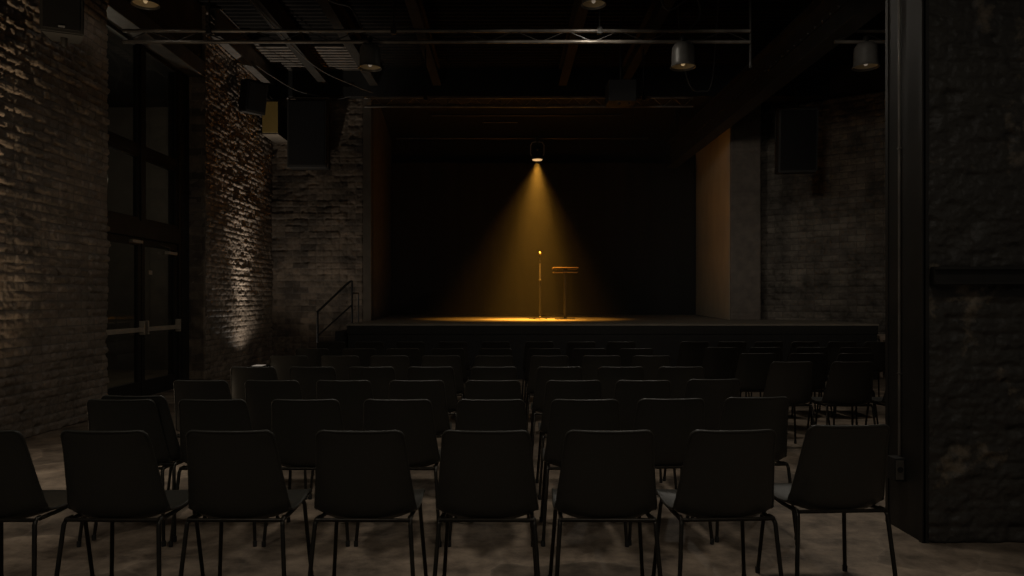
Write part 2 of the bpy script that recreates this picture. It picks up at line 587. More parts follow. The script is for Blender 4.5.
# ceiling: ribbed metal deck, ribs across the room
cb = MB()
prof = []
y = -2.0
while y < 14.5:
    prof += [(y, CEIL), (y + 0.035, CEIL - 0.055), (y + 0.085, CEIL - 0.055), (y + 0.12, CEIL)]
    y += 0.15
prof.append((14.6, CEIL))
vs = [(xx, py, pz) for py, pz in prof for xx in (-4.95, 8.1)]
k = len(prof)
vs += [(-4.95, prof[0][0], CEIL + 0.12), (8.1, prof[0][0], CEIL + 0.12), (-4.95, 14.6, CEIL + 0.12), (8.1, 14.6, CEIL + 0.12)]
fs = [(2 * i, 2 * i + 1, 2 * i + 3, 2 * i + 2) for i in range(k - 1)]
t0 = 2 * k
fs += [(t0, t0 + 1, t0 + 3, t0 + 2), (0, 1, t0 + 1, t0), (2 * k - 2, 2 * k - 1, t0 + 3, t0 + 2)]
struct(cb.add(vs, fs).build('ceiling', M['ceil']))
gr = MB()  # paler slats added where the uplight would brighten the deck
for j in range(10):
    y_ = 12.98 + j * 0.148
    gr.box(-4.42, -2.75, y_, y_ + 0.075, CEIL - 0.10, CEIL - 0.075)
for x_ in (-4.36, -3.6, -2.81):
    gr.box(x_ - 0.03, x_ + 0.03, 12.9, 14.31, CEIL - 0.075, CEIL - 0.05)
go = gr.build('lit_ceiling_slats', M['deck_lit'])
tag(go, 'added pale metal ceiling grating lit from below in the corner above the uplight', 'slats')
# black header across the stage opening and the walls beside it
struct(MB().box(-4.6, 8.0, 14.32, 14.8, 5.30, 5.88).build('trim_2', M['void']))


def ibeam(name, x, y0, y1, zb, h, wd, m, tf=0.02, tw=0.02):
    b = MB()
    b.box(x - wd / 2, x + wd / 2, y0, y1, zb, zb + tf)
    b.box(x - tw / 2, x + tw / 2, y0, y1, zb + tf, zb + h - tf)
    b.box(x - wd / 2, x + wd / 2, y0, y1, zb + h - tf, zb + h)
    return struct(b.build(name, m))


M['joist'] = mat('sooty_joist', (0.020, 0.018, 0.015), (0.030, 0.027, 0.022), 0.8, 0, 5, 0, 0.15)
for i, xx in enumerate((-3.5, -2.55, -1.32, 1.12, 2.3)):
    ibeam('trim_%d' % (3 + i), xx, -1.5, 14.3, 5.50, 0.33, 0.16, M['joist'])
# beam along the left wall above the uplight, its flange catching the light
ibeam('trim_8', -4.47, 11.35, 14.3, 5.40, 0.44, 0.15, M['steel_grey'])
# the deep riveted girder on the right
g = MB()
GX = 3.95
g.box(GX - 0.12, GX + 0.12, 2.0, 17.4, 4.45, 4.475)
g.box(GX - 0.02, GX + 0.02, 2.0, 17.4, 4.475, 5.02)
g.box(GX - 0.12, GX + 0.12, 2.0, 17.4, 5.02, 5.05)
g.box(GX - 0.045, GX + 0.045, 2.0, 17.4, 4.74, 4.79)
for j in range(60):
    yy = 4.2 + j * 0.22
    g.lathe([(0.018, 0), (0.014, 0.012), (0.004, 0.018)], 8, (0, 0, 0), Matrix.Translation((GX - 0.045, yy, 4.765)) @ Matrix.Rotation(R(-90), 4, 'Y'))
struct(g.build('trim_9', M['steel']))
struct(MB().box(GX - 0.03, GX + 0.03, 16.9, 17.1, 5.05, 5.72).build('trim_10', M['void']))

# steel sheathing on the end of the front pier: two channel flanges and a web
st = MB()
st.box(2.290, 2.32, 4.02, 4.415, 0, CEIL)
st.box(2.284, 2.30, 4.385, 4.415, 0, CEIL)
st.box(2.28, 2.30, 4.02, 4.05, 0, CEIL)
struct(st.build('trim_11', M['steel']))
# dark channel let into the rough pier
ch = MB()
ch.box(2.33, 4.0, 3.955, 4.03, 1.415, 1.43)
ch.box(2.33, 4.0, 3.985, 4.03, 1.43, 1.495)
ch.box(2.33, 4.0, 3.955, 4.03, 1.495, 1.51)
struct(ch.build('trim_12', M['steel']))

# conduit and socket on the steel face
c = thing('conduit', 'thin grey conduit pipe running down the dark steel column face', 'conduit', (2.280, 4.25, 0))
MB().tube([(0, 0, 0.43), (0, 0, 5.6)], 0.0075, 10).build('pipe', M['alu'], c)
for zz in (0.9, 2.2, 3.5, 4.8):
    q = MB().box(-0.0095, 0.016, -0.011, 0.011, zz, zz + 0.010, 0.002)
    q.build('clip', M['steel_grey'], c)
s = thing('socket_box', 'small socket box at the foot of the steel column conduit', 'socket', (2.292, 4.24, 0.29))
MB().box(-0.062, 0.0, -0.035, 0.05, 0, 0.135, 0.006).build('housing', M['cab_box'], s)
MB().box(-0.056, -0.012, -0.040, -0.035, 0.012, 0.122, 0.002).build('face_plate', M['steel_grey'], s)
MB().lathe([(0.017, 0), (0.017, 0.004), (0.012, 0.004), (0.011, 0.001)], 16, (0, 0, 0),
           Matrix.Translation((-0.034, -0.040, 0.07)) @ Matrix.Rotation(R(90), 4, 'X')).build('outlet', M['cab'], s)

# ------------------------------------------------------------------ doorway: leaves, side posts, glazing above
XD = -4.9
struct(MB().box(XD - 0.15, XD + 0.06, 11.02, 11.265, 0, 4.74).build('trim_13', M['steel']))
struct(MB().box(XD - 0.05, XL, 8.42, 11.29, 4.75, 4.98, 0.01).build('trim_14', M['steel_grey']))
struct(MB().box(XD - 0.05, XL - 0.05, 8.4, 11.4, 4.98, CEIL).build('trim_15', M['brick_dark']))
brick_wall('wall_reveal', XD - 0.05, XL + 0.004, 0, 4.76, M['brick_back'], (0, 11.27, 0), 0, 0.03, 71, 0.6, 0.2, bw=0.31, rh=0.122)
fr = MB()
fr.box(XD - 0.06, XD + 0.05, 8.5, 8.66, 0, 4.75)
fr.box(XD - 0.06, XD + 0.05, 10.93, 11.02, 0, 4.75)
fr.box(XD - 0.08, XD + 0.07, 8.66, 10.93, 2.16, 2.38)
fr.box(XD - 0.06, XD + 0.05, 9.80, 9.92, 2.38, 4.75)
fr.box(XD - 0.05, XD + 0.04, 8.66, 9.80, 3.28, 3.36)
fr.box(XD - 0.05, XD + 0.04, 9.92, 10.93, 3.28, 3.36)
struct(fr.build('trim_16', M['steel']))
for n_, (ya, yb, za, zb) in enumerate(((8.66, 9.80, 2.38, 3.28), (9.92, 10.93, 2.38, 3.28), (8.66, 9.80, 3.36, 4.75), (9.92, 10.93, 3.36, 4.75))):
    wn = MB()
    t = 0.05
    wn.box(XD - 0.03, XD + 0.03, ya, ya + t, za, zb)
    wn.box(XD - 0.03, XD + 0.03, yb - t, yb, za, zb)
    wn.box(XD - 0.03, XD + 0.03, ya + t, yb - t, za, za + t)
    wn.box(XD - 0.03, XD + 0.03, ya + t, yb - t, zb - t, zb)
    wo = struct(wn.build('window_%d' % (n_ + 1), M['steel']))
    MB().box(XD - 0.004, XD + 0.004, ya + t, yb - t, za + t, zb - t).build('pane', M['glass'], wo)


def door(n_, ya, yb, hinge_right):
    z1 = 2.15
    st_ = 0.085
    d = MB()
    d.box(XD - 0.025, XD + 0.025, ya, ya + st_, 0.02, z1)
    d.box(XD - 0.025, XD + 0.025, yb - st_, yb, 0.02, z1)
    d.box(XD - 0.025, XD + 0.025, ya + st_, yb - st_, 0.02, 0.24)
    d.box(XD - 0.025, XD + 0.025, ya + st_, yb - st_, z1 - 0.09, z1)
    o = struct(d.build('door_%d' % n_, M['steel']))
    MB().box(XD - 0.004, XD + 0.004, ya + st_, yb - st_, 0.24, z1 - 0.09).build('pane', M['glass'], o)
    pb = MB().box(XD + 0.06, XD + 0.095, ya + 0.05, yb - 0.05, 0.905, 0.965, 0.008).build('push_bar', M['bar'], o)
    for yy in (ya + 0.02, yb - 0.07):
        MB().box(XD + 0.02, XD + 0.10, yy + 0.012, yy + 0.036, 0.865, 1.05, 0.006).build('bracket', M['bar'], pb)
    if hinge_right:
        cl = MB().box(XD + 0.025, XD + 0.085, yb - 0.40, yb - 0.12, 1.985, 2.03, 0.006).build('door_closer', M['bar'], o)
        MB().tube([(XD + 0.055, yb - 0.3, 2.03), (XD + 0.12, yb - 0.45, 2.07), (XD + 0.05, yb - 0.6, 2.11)], 0.007, 8).build('arm', M['steel_grey'], cl)
        MB().box(XD + 0.005, XD + 0.008, ya + 0.24, ya + 0.33, 1.68, 1.735).build('sticker', M['bar'], o)
    else:
        MB().box(XD + 0.025, XD + 0.08, yb - 0.32, yb - 0.05, 2.08, 2.12, 0.006).build('door_closer', M['bar'], o)
    return o


door(1, 8.70, 9.845, False)
door(2, 9.865, 10.93, True)
# dim lobby beyond the glass
struct(MB().box(-8.2, XD - 0.06, 7.0, 14.0, -0.2, 0.0).build('floor_lobby', M['lobby']))
struct(MB().box(-8.4, -8.2, 7.0, 14.0, 0, 5).build('wall_lobby', M['lobby_wall']))
struct(MB().box(-8.2, -4.86, 14.0, 14.2, 0, 5).build('wall_lobby_end', M['lobby_wall']))
struct(MB().box(-8.2, -4.9, 7.0, 14.0, 5, 5.2).build('ceiling_lobby', M['void']))
light('lobby_fill', 'POINT', (-6.3, 11.4, 3.2), 14, WARM, (0, 0, 0), 0.15)  # unseen fill light added to brighten the lobby

# ------------------------------------------------------------------ stage
YF = 12.3
stg = thing('stage', 'low black stage platform with a pool of amber light on its deck', 'stage', (1.5, YF, 0))


def world_child(b, name, m, parent):
    o = b.build(name, m, parent)
    o.location = -Vector(parent.location)
    return o


db = MB()
OUT = [(-2.65, YF - 0.02), (6.25, YF - 0.02), (6.25, 14.22), (5.12, 15.18), (5.12, 14.62), (4.47, 14.62), (5.19, 20.15), (-3.07, 20.15), (-2.61, 14.77), (-2.61, 14.42), (-2.65, 14.42)]
no_ = len(OUT)
db.add([(x, y, STAGE_H - 0.03) for x, y in OUT] + [(x, y, STAGE_H) for x, y in OUT],
       [tuple(reversed(range(no_))), tuple(range(no_, 2 * no_))] + [(i, (i + 1) % no_, no_ + (i + 1) % no_, no_ + i) for i in range(no_)])
world_child(db, 'deck', M['deck'], stg)
world_child(MB().box(-2.63, 6.23, YF, YF + 0.04, 0, STAGE_H - 0.03), 'fascia', M['black_wood'], stg)
world_child(MB().box(-2.63, -2.59, YF + 0.04, 14.43, 0, STAGE_H - 0.03), 'side_panel', M['black_wood'], stg)
world_child(MB().box(6.19, 6.23, YF + 0.04, 14.3, 0, STAGE_H - 0.03), 'side_panel', M['black_wood'], stg)
world_child(MB().box(-2.64, 6.24, YF - 0.012, YF + 0.0, STAGE_H - 0.17, STAGE_H - 0.03, 0.003), 'edge_strip', M['cab_box'], stg)

# steps up to the stage, left end
stp = thing('stage_steps', 'black wooden steps rising to the left end of the stage', 'steps', (-3.1, 12.9, 0))
for i, (xa, xb, zz) in enumerate(((-3.50, -3.27, 0.19), (-3.27, -3.06, 0.40), (-3.06, -2.86, 0.61), (-2.86, -2.66, 0.80))):
    world_child(MB().box(xa, xb, 12.36, 13.55, 0.0, zz, 0.008), 'step', M['black_wood'], stp)

hr = thing('handrail', 'black tube handrail beside the steps at the left of the stage', 'handrail', (-2.92, 12.45, 0))
HRm = M['cab']
yh = 12.5
world_child(MB().tube([(-3.185, yh, 0.40), (-3.185, yh, 1.14)], 0.017, 10), 'post', HRm, hr)
world_child(MB().tube([(-2.60, yh, STAGE_H), (-2.60, yh, 1.66)], 0.017, 10), 'post', HRm, hr)
world_child(MB().tube([(-3.20, yh, 1.12), (-3.15, yh, 1.165), (-2.68, yh, 1.61), (-2.63, yh, 1.645), (-2.60, yh, 1.65)], 0.019, 10), 'top_rail', HRm, hr)
world_child(MB().tube([(-3.185, yh, 0.72), (-2.60, yh, 1.25)], 0.014, 10), 'mid_rail', HRm, hr)
world_child(MB().tube([(-2.60, yh, 1.45), (-2.60, 13.02, 1.45), (-2.60, 13.04, 1.43), (-2.60, 13.04, STAGE_H)], 0.013, 10), 'return_rail', HRm, hr)

# backdrop drapes at the rear of the stage
def drape(name, x0, x1, yb, z0, z1, label, seed, amp=0.02):
    n_ = int((x1 - x0) / 0.04)
    rnd = random.Random(seed)
    ph = [rnd.uniform(0, 6.28) for _ in range(4)]
    xs = [x0 + (x1 - x0) * i / n_ for i in range(n_ + 1)]
    f = [yb + amp * (math.sin(xx * 9 + ph[0]) * 0.5 + math.sin(xx * 17 + ph[1]) * 0.35 + math.sin(xx * 4.3 + ph[2]) * 0.5) for xx in xs]
    vs = []
    for xx, yy in zip(xs, f):
        vs += [(xx, yy, z0), (xx, yy, z1), (xx, yy + 0.012, z0), (xx, yy + 0.012, z1)]
    fs = []
    for i in range(n_):
        a_, b_ = 4 * i, 4 * i + 4
        fs += [(a_, b_, b_ + 1, a_ + 1), (a_ + 2, a_ + 3, b_ + 3, b_ + 2), (a_ + 1, b_ + 1, b_ + 3, a_ + 3), (a_, a_ + 2, b_ + 2, b_)]
    fs += [(0, 1, 3, 2), (4 * n_, 4 * n_ + 2, 4 * n_ + 3, 4 * n_ + 1)]
    o = MB().add(vs, fs, True).build(name, M['drape'])
    return tag(o, label, 'curtain')


drape('backdrop_curtain', -3.06, 3.91, 19.9, STAGE_H + 0.005, 5.04, 'wide black backdrop curtain hanging behind the microphone and lectern', 1)
drape('backdrop_curtain', 3.87, 5.15, 19.98, STAGE_H + 0.005, 5.04, 'narrow black curtain panel behind the right end of the stage', 2)

# haze that shows the beam
m, nt, b = new_mat('stage_haze')
nt.nodes.remove(b)
vol = nt.nodes.new('ShaderNodeVolumeScatter')
vol.inputs['Density'].default_value = 0.009
vol.inputs['Anisotropy'].default_value = 0.1
vol.inputs['Color'].default_value = (0.95, 0.93, 0.9, 1)
nt.links.new(vol.outputs[0], nt.nodes['Material Output'].inputs['Volume'])
hz = MB().box(-2.6, 4.45, 12.35, 19.85, STAGE_H + 0.004, 5.5).build('haze', m)
hz['kind'] = 'stuff'
tag(hz, 'thin haze hanging over the stage and glowing in the beam', 'haze')

# ------------------------------------------------------------------ microphone and lectern
MY = 15.15
mic = thing('microphone_stand', 'straight microphone stand with gold microphone, alone in the amber spotlight', 'microphone', (0.722, MY, STAGE_H))
MB().lathe([(0.0, 0.03), (0.03, 0.03), (0.034, 0.045), (0.022, 0.062), (0.014, 0.066), (0.0, 0.066)], 20).build('hub', M['gunmetal'], mic)
for k_ in range(3):
    an = R(25 + 120 * k_)
    fo = MB().tube([(0.02 * math.cos(an), 0.02 * math.sin(an), 0.045), (0.09 * math.cos(an), 0.09 * math.sin(an), 0.036), (0.165 * math.cos(an), 0.165 * math.sin(an), 0.014)], [0.012, 0.011, 0.009], 8)
    fo.build('foot', M['gunmetal'], mic)
MB().tube([(0, 0, 0.06), (0, 0, 0.80)], 0.0195, 14).build('lower_tube', M['cab'], mic)
MB().tube([(0, 0, 0.75), (0, 0, 0.76), (0, 0, 0.82), (0, 0, 0.83)], [0.018, 0.026, 0.026, 0.018], 14).build('clutch', M['steel'], mic)
MB().tube([(0, 0, 0.82), (0, 0, 1.16)], 0.019, 14).build('upper_tube', M['steel_grey'], mic)
MB().tube([(0, 0, 1.15), (0, 0, 1.17), (0, 0, 1.20)], [0.013, 0.022, 0.017], 14).build('clip', M['steel'], mic)
mb_ = MB().tube([(0, 0, 1.20), (0, 0, 1.31), (0, 0, 1.325)], [0.014, 0.02, 0.02], 14).build('microphone_body', M['gunmetal'], mic)
MB().lathe([(0.0, 1.318), (0.019, 1.32), (0.025, 1.345), (0.025, 1.36), (0.019, 1.383), (0.008, 1.393), (0.0, 1.394)], 18).build('grille', M['brass'], mb_)

tag(MB().tube([(0.70, 15.3, STAGE_H + 0.006), (0.52, 15.6, STAGE_H + 0.006), (0.50, 16.1, STAGE_H + 0.006), (0.75, 16.4, STAGE_H + 0.006), (1.0, 16.3, STAGE_H + 0.006), (0.9, 17.2, STAGE_H + 0.006), (0.2, 18.3, STAGE_H + 0.006), (-0.6, 19.7, STAGE_H + 0.006)], 0.006, 8).build('microphone_cable', M['cable']),
    'thin black cable trailing over the deck behind the microphone stand', 'cable')

lec = thing('lectern', 'slim lectern with a flat wooden desk on one dark post', 'lectern', (1.243, 15.2, STAGE_H))
MB().box(-0.20, 0.20, -0.15, 0.15, 0.0, 0.02, 0.006).build('base_plate', M['cab'], lec)
MB().tube([(0, 0, 0.02), (0, 0, 0.94)], 0.032, 16).build('post', M['cab'], lec)
MB().box(-0.045, 0.045, -0.05, 0.05, 0.93, 1.045, 0.006).build('mount', M['steel'], lec)
dk = MB()
tilt = R(-2)


def trot(b_, ang, piv):
    Mx = Matrix.Translation(piv) @ Matrix.Rotation(ang, 4, 'X') @ Matrix.Translation(-Vector(piv))
    b_.v = [tuple(Mx @ Vector(p)) for p in b_.v]
    return b_


trot(MB().box(-0.26, 0.26, -0.17, 0.17, 1.048, 1.066, 0.004), tilt, (0, 0, 1.05)).build('desk_top', M['wood'], lec)
MB().box(-0.25, 0.25, -0.15, 0.10, 0.962, 0.980, 0.004).build('lower_shelf', M['wood'], lec)

# ------------------------------------------------------------------ spotlight can and battens
sp = thing('spotlight', 'black can spotlight throwing the amber beam onto the stage', 'spotlight', (LAMP[0], LAMP[1], LAMP[2]))
MB().lathe([(0.108, 0.012), (0.118, 0.02), (0.118, 0.075), (0.10, 0.11), (0.075, 0.13), (0.07, 0.26), (0.05, 0.30), (0.0, 0.305)], 28).build('housing', M['cab_box'], sp)
MB().lathe([(0.0, 0.022), (0.100, 0.022), (0.100, 0.004), (0.095, -0.002), (0.06, -0.006), (0.0, -0.008)], 28).build('lens', M['lens'], sp)
for sx in (-1, 1):
    MB().tube([(sx * 0.118, 0, 0.09), (sx * 0.135, 0, 0.13), (sx * 0.135, 0, 0.30), (sx * 0.10, 0, 0.36), (sx * 0.01, 0, 0.375)], 0.012, 8).build('yoke', M['bar'], sp)
MB().box(-0.03, 0.03, -0.035, 0.035, 0.37, 0.46, 0.006).build('clamp', M['steel'], sp)
MB().lathe([(0.016, 0), (0.02, 0.01), (0.012, 0.03)], 12, (0, 0, 0), Matrix.Translation((0, -0.07, 0.19)) @ Matrix.Rotation(R(90), 4, 'X')).build('knob', M['brass'], sp)


def batten(x0, x1, yy, zz, label, r_=0.018):
    bt = thing('lighting_batten', label, 'pipe', ((x0 + x1) / 2, yy, zz))
    hl = (x1 - x0) / 2
    MB().tube([(-hl, 0, 0), (hl, 0, 0)], r_, 10).build('pipe', M['steel'], bt)
    for xx in (-hl + 0.3, hl - 0.3) if hl > 0.5 else (0,):
        MB().tube([(xx, 0, 0), (xx, 0, (5.86 if yy < 14.3 else 5.69) - zz)], 0.005, 6).build('suspension_wire', M['steel'], bt)
    return bt


batten(-2.2, 2.9, LAMP[1], LAMP[2] + 0.445, 'long dark pipe the amber stage spotlight is clamped to')
batten(-1.33, 2.1, 13.2, 4.65, 'long thin pipe hanging just behind the front truss')
batten(-0.42, 0.24, 14.0, 4.72, 'short pipe hanging between front truss and spotlight pipe')


# ------------------------------------------------------------------ trusses
def truss(x0, x1, yy, zb, h, r_, pitch, label, hang):
    t_ = thing('lighting_truss', label, 'truss', ((x0 + x1) / 2, yy, zb))
    hl = (x1 - x0) / 2
    MB().tube([(-hl, 0, 0), (hl, 0, 0)], r_, 12).build('bottom_chord', M['alu'], t_)
    MB().tube([(-hl, 0, h), (hl, 0, h)], r_, 12).build('top_chord', M['alu'], t_)
    k_ = int(2 * hl / pitch)
    zz = [(-hl + 2 * hl * i / k_, 0, h if i % 2 else 0) for i in range(k_ + 1)]
    MB().tube(zz, r_ * 0.32, 6).build('lacing', M['alu' if yy > 10 else 'steel'], t_)
    for xx in hang:
        hg = MB().tube([(xx - (x0 + x1) / 2, 0, h), (xx - (x0 + x1) / 2, 0, CEIL - 0.05 - zb)], 0.01, 8).build('hanger', M['steel'], t_)
        MB().box(xx - (x0 + x1) / 2 - 0.03, xx - (x0 + x1) / 2 + 0.03, -0.035, 0.035, h - 0.04, h + 0.04, 0.006).build('clamp', M['steel'], hg)
    return t_


truss(-4.52, 2.90, 8.7, 4.385, 0.13, 0.022, 0.30, 'long lighting truss crossing the hall above the seating', (-3.5, -1.32, 1.12))
truss(3.90, 6.6, 8.7, 4.385, 0.13, 0.022, 0.30, 'short lighting truss between the girder and the steel column', (5.6,))
truss(-2.33, 3.12, 12.2, 4.54, 0.145, 0.0175, 0.165, 'lighting truss spanning the front of the stage', (-1.32, 2.3))

dp = thing('drop_pole', 'thin vertical pole dropping from the ceiling at the truss end', 'pole', (2.92, 8.75, 4.1))
MB().tube([(0, 0, 0), (0, 0, CEIL - 4.12)], 0.017, 10).build('pole', M['steel'], dp)
MB().lathe([(0.0, -0.01), (0.02, -0.01), (0.022, 0.01), (0.018, 0.02)], 12).build('end_cap', M['rubber'], dp)

pj = thing('projector', 'boxy black projector hanging in front of the stage truss', 'projector', (1.85, 11.75, 4.46))
MB().box(-0.22, 0.22, -0.2, 0.2, 0.0, 0.34, 0.015).build('housing', M['cab'], pj)
MB().lathe([(0.05, 0), (0.055, 0.03), (0.04, 0.04), (0.036, 0.02), (0.0, 0.02)], 18, (0, 0, 0), Matrix.Translation((0.05, 0.2, 0.17)) @ Matrix.Rotation(R(-90), 4, 'X')).build('lens', M['gunmetal'], pj)
MB().tube([(0, 0, 0.34), (0, 0, CEIL - 4.52)], 0.02, 10).build('mount_pole', M['steel'], pj)
for xx in (-0.04, 0.12):
    MB().lathe([(0.02, 0), (0.018, -0.03), (0.0, -0.032)], 10, (xx, -0.1, 0.0)).build('foot', M['rubber'], pj)


# ------------------------------------------------------------------ pendants
def pendant(x, y, z, d, label, top, lit):
    p = thing('pendant_lamp', label, 'lamp', (x, y, z), 0, 'dimmed pendant lamps over the hall')
    r_ = d / 2
    h = 0.30
    MB().lathe([(r_, 0.0), (r_ + 0.004, 0.005), (r_ * 0.95, 0.02), (r_ * 0.90, 0.045), (r_ * 0.88, 0.19), (r_ * 0.84, 0.24), (r_ * 0.66, 0.28), (r_ * 0.34, h - 0.005), (0.03, h),
                (0.026, h - 0.012), (r_ * 0.62, 0.266), (r_ * 0.80, 0.23), (r_ * 0.85, 0.10), (r_ * 0.9, 0.025), (r_ - 0.006, 0.003)], 30, ring=True).build('shade', M['shade'], p)
    MB().lathe([(r_ * 0.97, 0.012), (r_ * 0.86, 0.032), (r_ * 0.74, 0.06), (r_ * 0.2, 0.076), (0.011, 0.077), (0.011, 0.082), (r_ * 0.2, 0.081), (r_ * 0.76, 0.066), (r_ * 0.88, 0.036)], 30, ring=True).build('reflector', M['reflector'], p)
    MB().lathe([(0.0, 0.022), (0.016, 0.026), (0.024, 0.042), (0.018, 0.062), (0.010, 0.078), (0.0, 0.078)], 14).build('bulb', M['bulb' if lit else 'bulb_dim'], p)
    MB().lathe([(0.0, h - 0.005), (0.032, h - 0.005), (0.032, h + 0.06), (0.014, h + 0.075), (0.0, h + 0.075)], 14).build('socket_cap', M['steel'], p)
    if top - z > h + 0.1:
        MB().tube([(0, 0, h + 0.07), (0, 0, top - z)], 0.007, 8).build('stem', M['steel'], p)
    light('pendant_bulb', 'POINT', (x, y, z + 0.012), 0.0045 if lit else 0.0016, (1.0, 0.72, 0.36) if lit else WARM, (0, 0, 0), 0.008)
    return p


PL = ['pendant lamp high at the left above the glazed doorway', 'pendant lamp high above the middle of the hall',
      'grey bell pendant on the truss left of the microphone', 'grey bell pendant under the truss right of the microphone, reflector glowing ochre',
      'grey bell pendant on the truss beside the steel column']
for (x, y, z, d, p_), lb in zip(PEND, PL):
    pendant(x, y, z, d, lb, CEIL - 0.05 if y < 8.5 else 4.40, 'ochre' in lb or 'doorway' in lb)


# ------------------------------------------------------------------ loudspeakers and wall boxes
def speaker(name, label, loc, rz, wd, dp_, h, badge=False, tilt_=0.0, taper=1.0, hang=None):
    s_ = thing(name, label, 'speaker', loc, rz)
    q = MB()
    a_, b_ = wd / 2, wd / 2 * taper
    q.add([(-a_, -dp_ / 2, 0), (a_, -dp_ / 2, 0), (b_, dp_ / 2, 0), (-b_, dp_ / 2, 0), (-a_, -dp_ / 2, h), (a_, -dp_ / 2, h), (b_, dp_ / 2, h), (-b_, dp_ / 2, h)],
          [(3, 2, 1, 0), (4, 5, 6, 7), (0, 1, 5, 4), (1, 2, 6, 5), (2, 3, 7, 6), (3, 0, 4, 7)])
    bm = bmesh.new()
    me = bpy.data.meshes.new('tmp')
    me.from_pydata(q.v, [], q.f)
    bm.from_mesh(me)
    bpy.data.meshes.remove(me)
    bmesh.ops.bevel(bm, geom=bm.edges[:], offset=0.012, segments=2, affect='EDGES')
    q = MB().bm(bm)
    cabo = trot(q, tilt_, (0, 0, h / 2)).build('cabinet', M['cab_box'], s_)
    trot(MB().box(-a_ + 0.03, a_ - 0.03, -dp_ / 2 - 0.012, -dp_ / 2 - 0.001, 0.035, h - 0.03, 0.005), tilt_, (0, 0, h / 2)).build('grille', M['grille'], s_)
    if badge:
        trot(MB().box(-0.028, 0.028, -dp_ / 2 - 0.016, -dp_ / 2 - 0.011, 0.05, 0.068, 0.002), tilt_, (0, 0, h / 2)).build('badge', M['badge'], s_)
    return s_


# near speaker, top left
s1 = speaker('loudspeaker', 'black loudspeaker high on the near brick wall beside the doorway', (-4.26, 7.1, 3.86), R(24), 0.37, 0.30, 0.72, True, 0, 0.7)
MB().box(-0.05, 0.05, -0.02, 0.40, 0.28, 0.34, 0.006).build('bracket', M['steel'], s1)
MB().lathe([(0.03, 0.0), (0.03, -0.05), (0.018, -0.08), (0.0, -0.08)], 12).build('pole_cup', M['steel'], s1)
# small one over the far uplight
s2 = speaker('loudspeaker', 'small black loudspeaker tilted down on the uplit brick wall', (-4.33, 12.58, 4.53), R(52), 0.40, 0.30, 0.54, False, R(10), 0.75)
MB().box(-0.04, 0.04, 0.05, 0.24, 0.24, 0.30, 0.006).build('bracket', M['steel'], s2)
# the ochre fronted box in the corner
s3 = thing('wall_cabinet', 'ochre fronted box mounted high in the brick corner', 'cabinet', (-4.38, 13.95, 4.44))
MB().box(-0.15, 0.15, -0.24, 0.5, 0.0, 0.60, 0.008).build('case', M['cab_box'], s3)
MB().box(-0.145, 0.145, -0.25, -0.238, 0.012, 0.59, 0.004).build('front_panel', M['ochre'], s3)
MB().box(-0.15, 0.15, -0.24, 0.5, -0.02, 0.0, 0.004).build('bottom_board', M['trim_brown'], s3)
# big hung panels
s4 = speaker('loudspeaker', 'large black rectangular loudspeaker against the brick wall left of the stage', (-3.77, 14.15, 3.86), 0, 0.74, 0.36, 1.28)
for sx in (-1, 1):
    MB().tube([(sx * 0.385, -0.1, 0.0), (sx * 0.385, -0.1, 1.33)], 0.008, 8).build('fly_wire', M['steel_grey'], s4)
MB().tube([(-0.40, -0.1, 1.33), (0.40, -0.1, 1.33)], 0.014, 8).build('fly_bar', M['steel_grey'], s4)
for sx in (-1, 1):
    MB().tube([(sx * 0.25, -0.1, 1.33), (sx * 0.25, -0.02, 2.0)], 0.006, 6).build('suspension_wire', M['steel'], s4)
s5 = speaker('loudspeaker', 'large black loudspeaker hung before the sooty brick right of the stage', (4.97, 12.55, 3.50), R(-9), 0.63, 0.34, 1.06, False, R(4))
yk = MB().tube([(-0.335, 0, 0.55), (-0.335, 0, 1.12), (0.335, 0, 1.12), (0.335, 0, 0.55)], 0.014, 8).build('yoke', M['steel'], s5)
MB().tube([(0, 0, 1.12), (0, 0, 1.24)], 0.05, 10).build('swivel', M['steel'], yk)
MB().tube([(0, 0, 1.2), (0, 0, 2.38)], 0.022, 10).build('mount_pole', M['steel'], s5)

# uplights on the floor
for (x, y, lb) in ((-4.28, 12.78, 'low black uplight on the floor against the far brick wall'), (-4.28, 5.95, 'low black uplight on the floor against the near brick wall')):
    u = thing('floor_uplight', lb, 'uplight', (x, y, 0))
    MB().box(-0.15, 0.15, -0.20, 0.20, 0.02, 0.19, 0.012).build('housing', M['cab_box'], u)
    MB().box(-0.085, 0.085, -0.12, 0.12, 0.188, 0.196, 0.003).build('lens', M['uplens'], u)
    for sx in (-1, 1):
        MB().box(sx * 0.11 - 0.03, sx * 0.11 + 0.03, -0.18, 0.18, 0.0, 0.022, 0.004).build('foot', M['rubber'], u)

# pale table at the right end of the stage
tb = thing('side_table', 'small pale topped table beyond the right end of the stage', 'table', (6.87, 12.9, 0))
MB().box(-0.45, 0.45, -0.3, 0.3, 0.64, 0.715, 0.006).build('table_top', M['pale'], tb)
for sx in (-1, 1):
    for sy in (-1, 1):
        MB().box(sx * 0.40 - 0.025, sx * 0.40 + 0.025, sy * 0.25 - 0.025, sy * 0.25 + 0.025, 0, 0.64, 0.003).build('leg', M['pale'], tb)

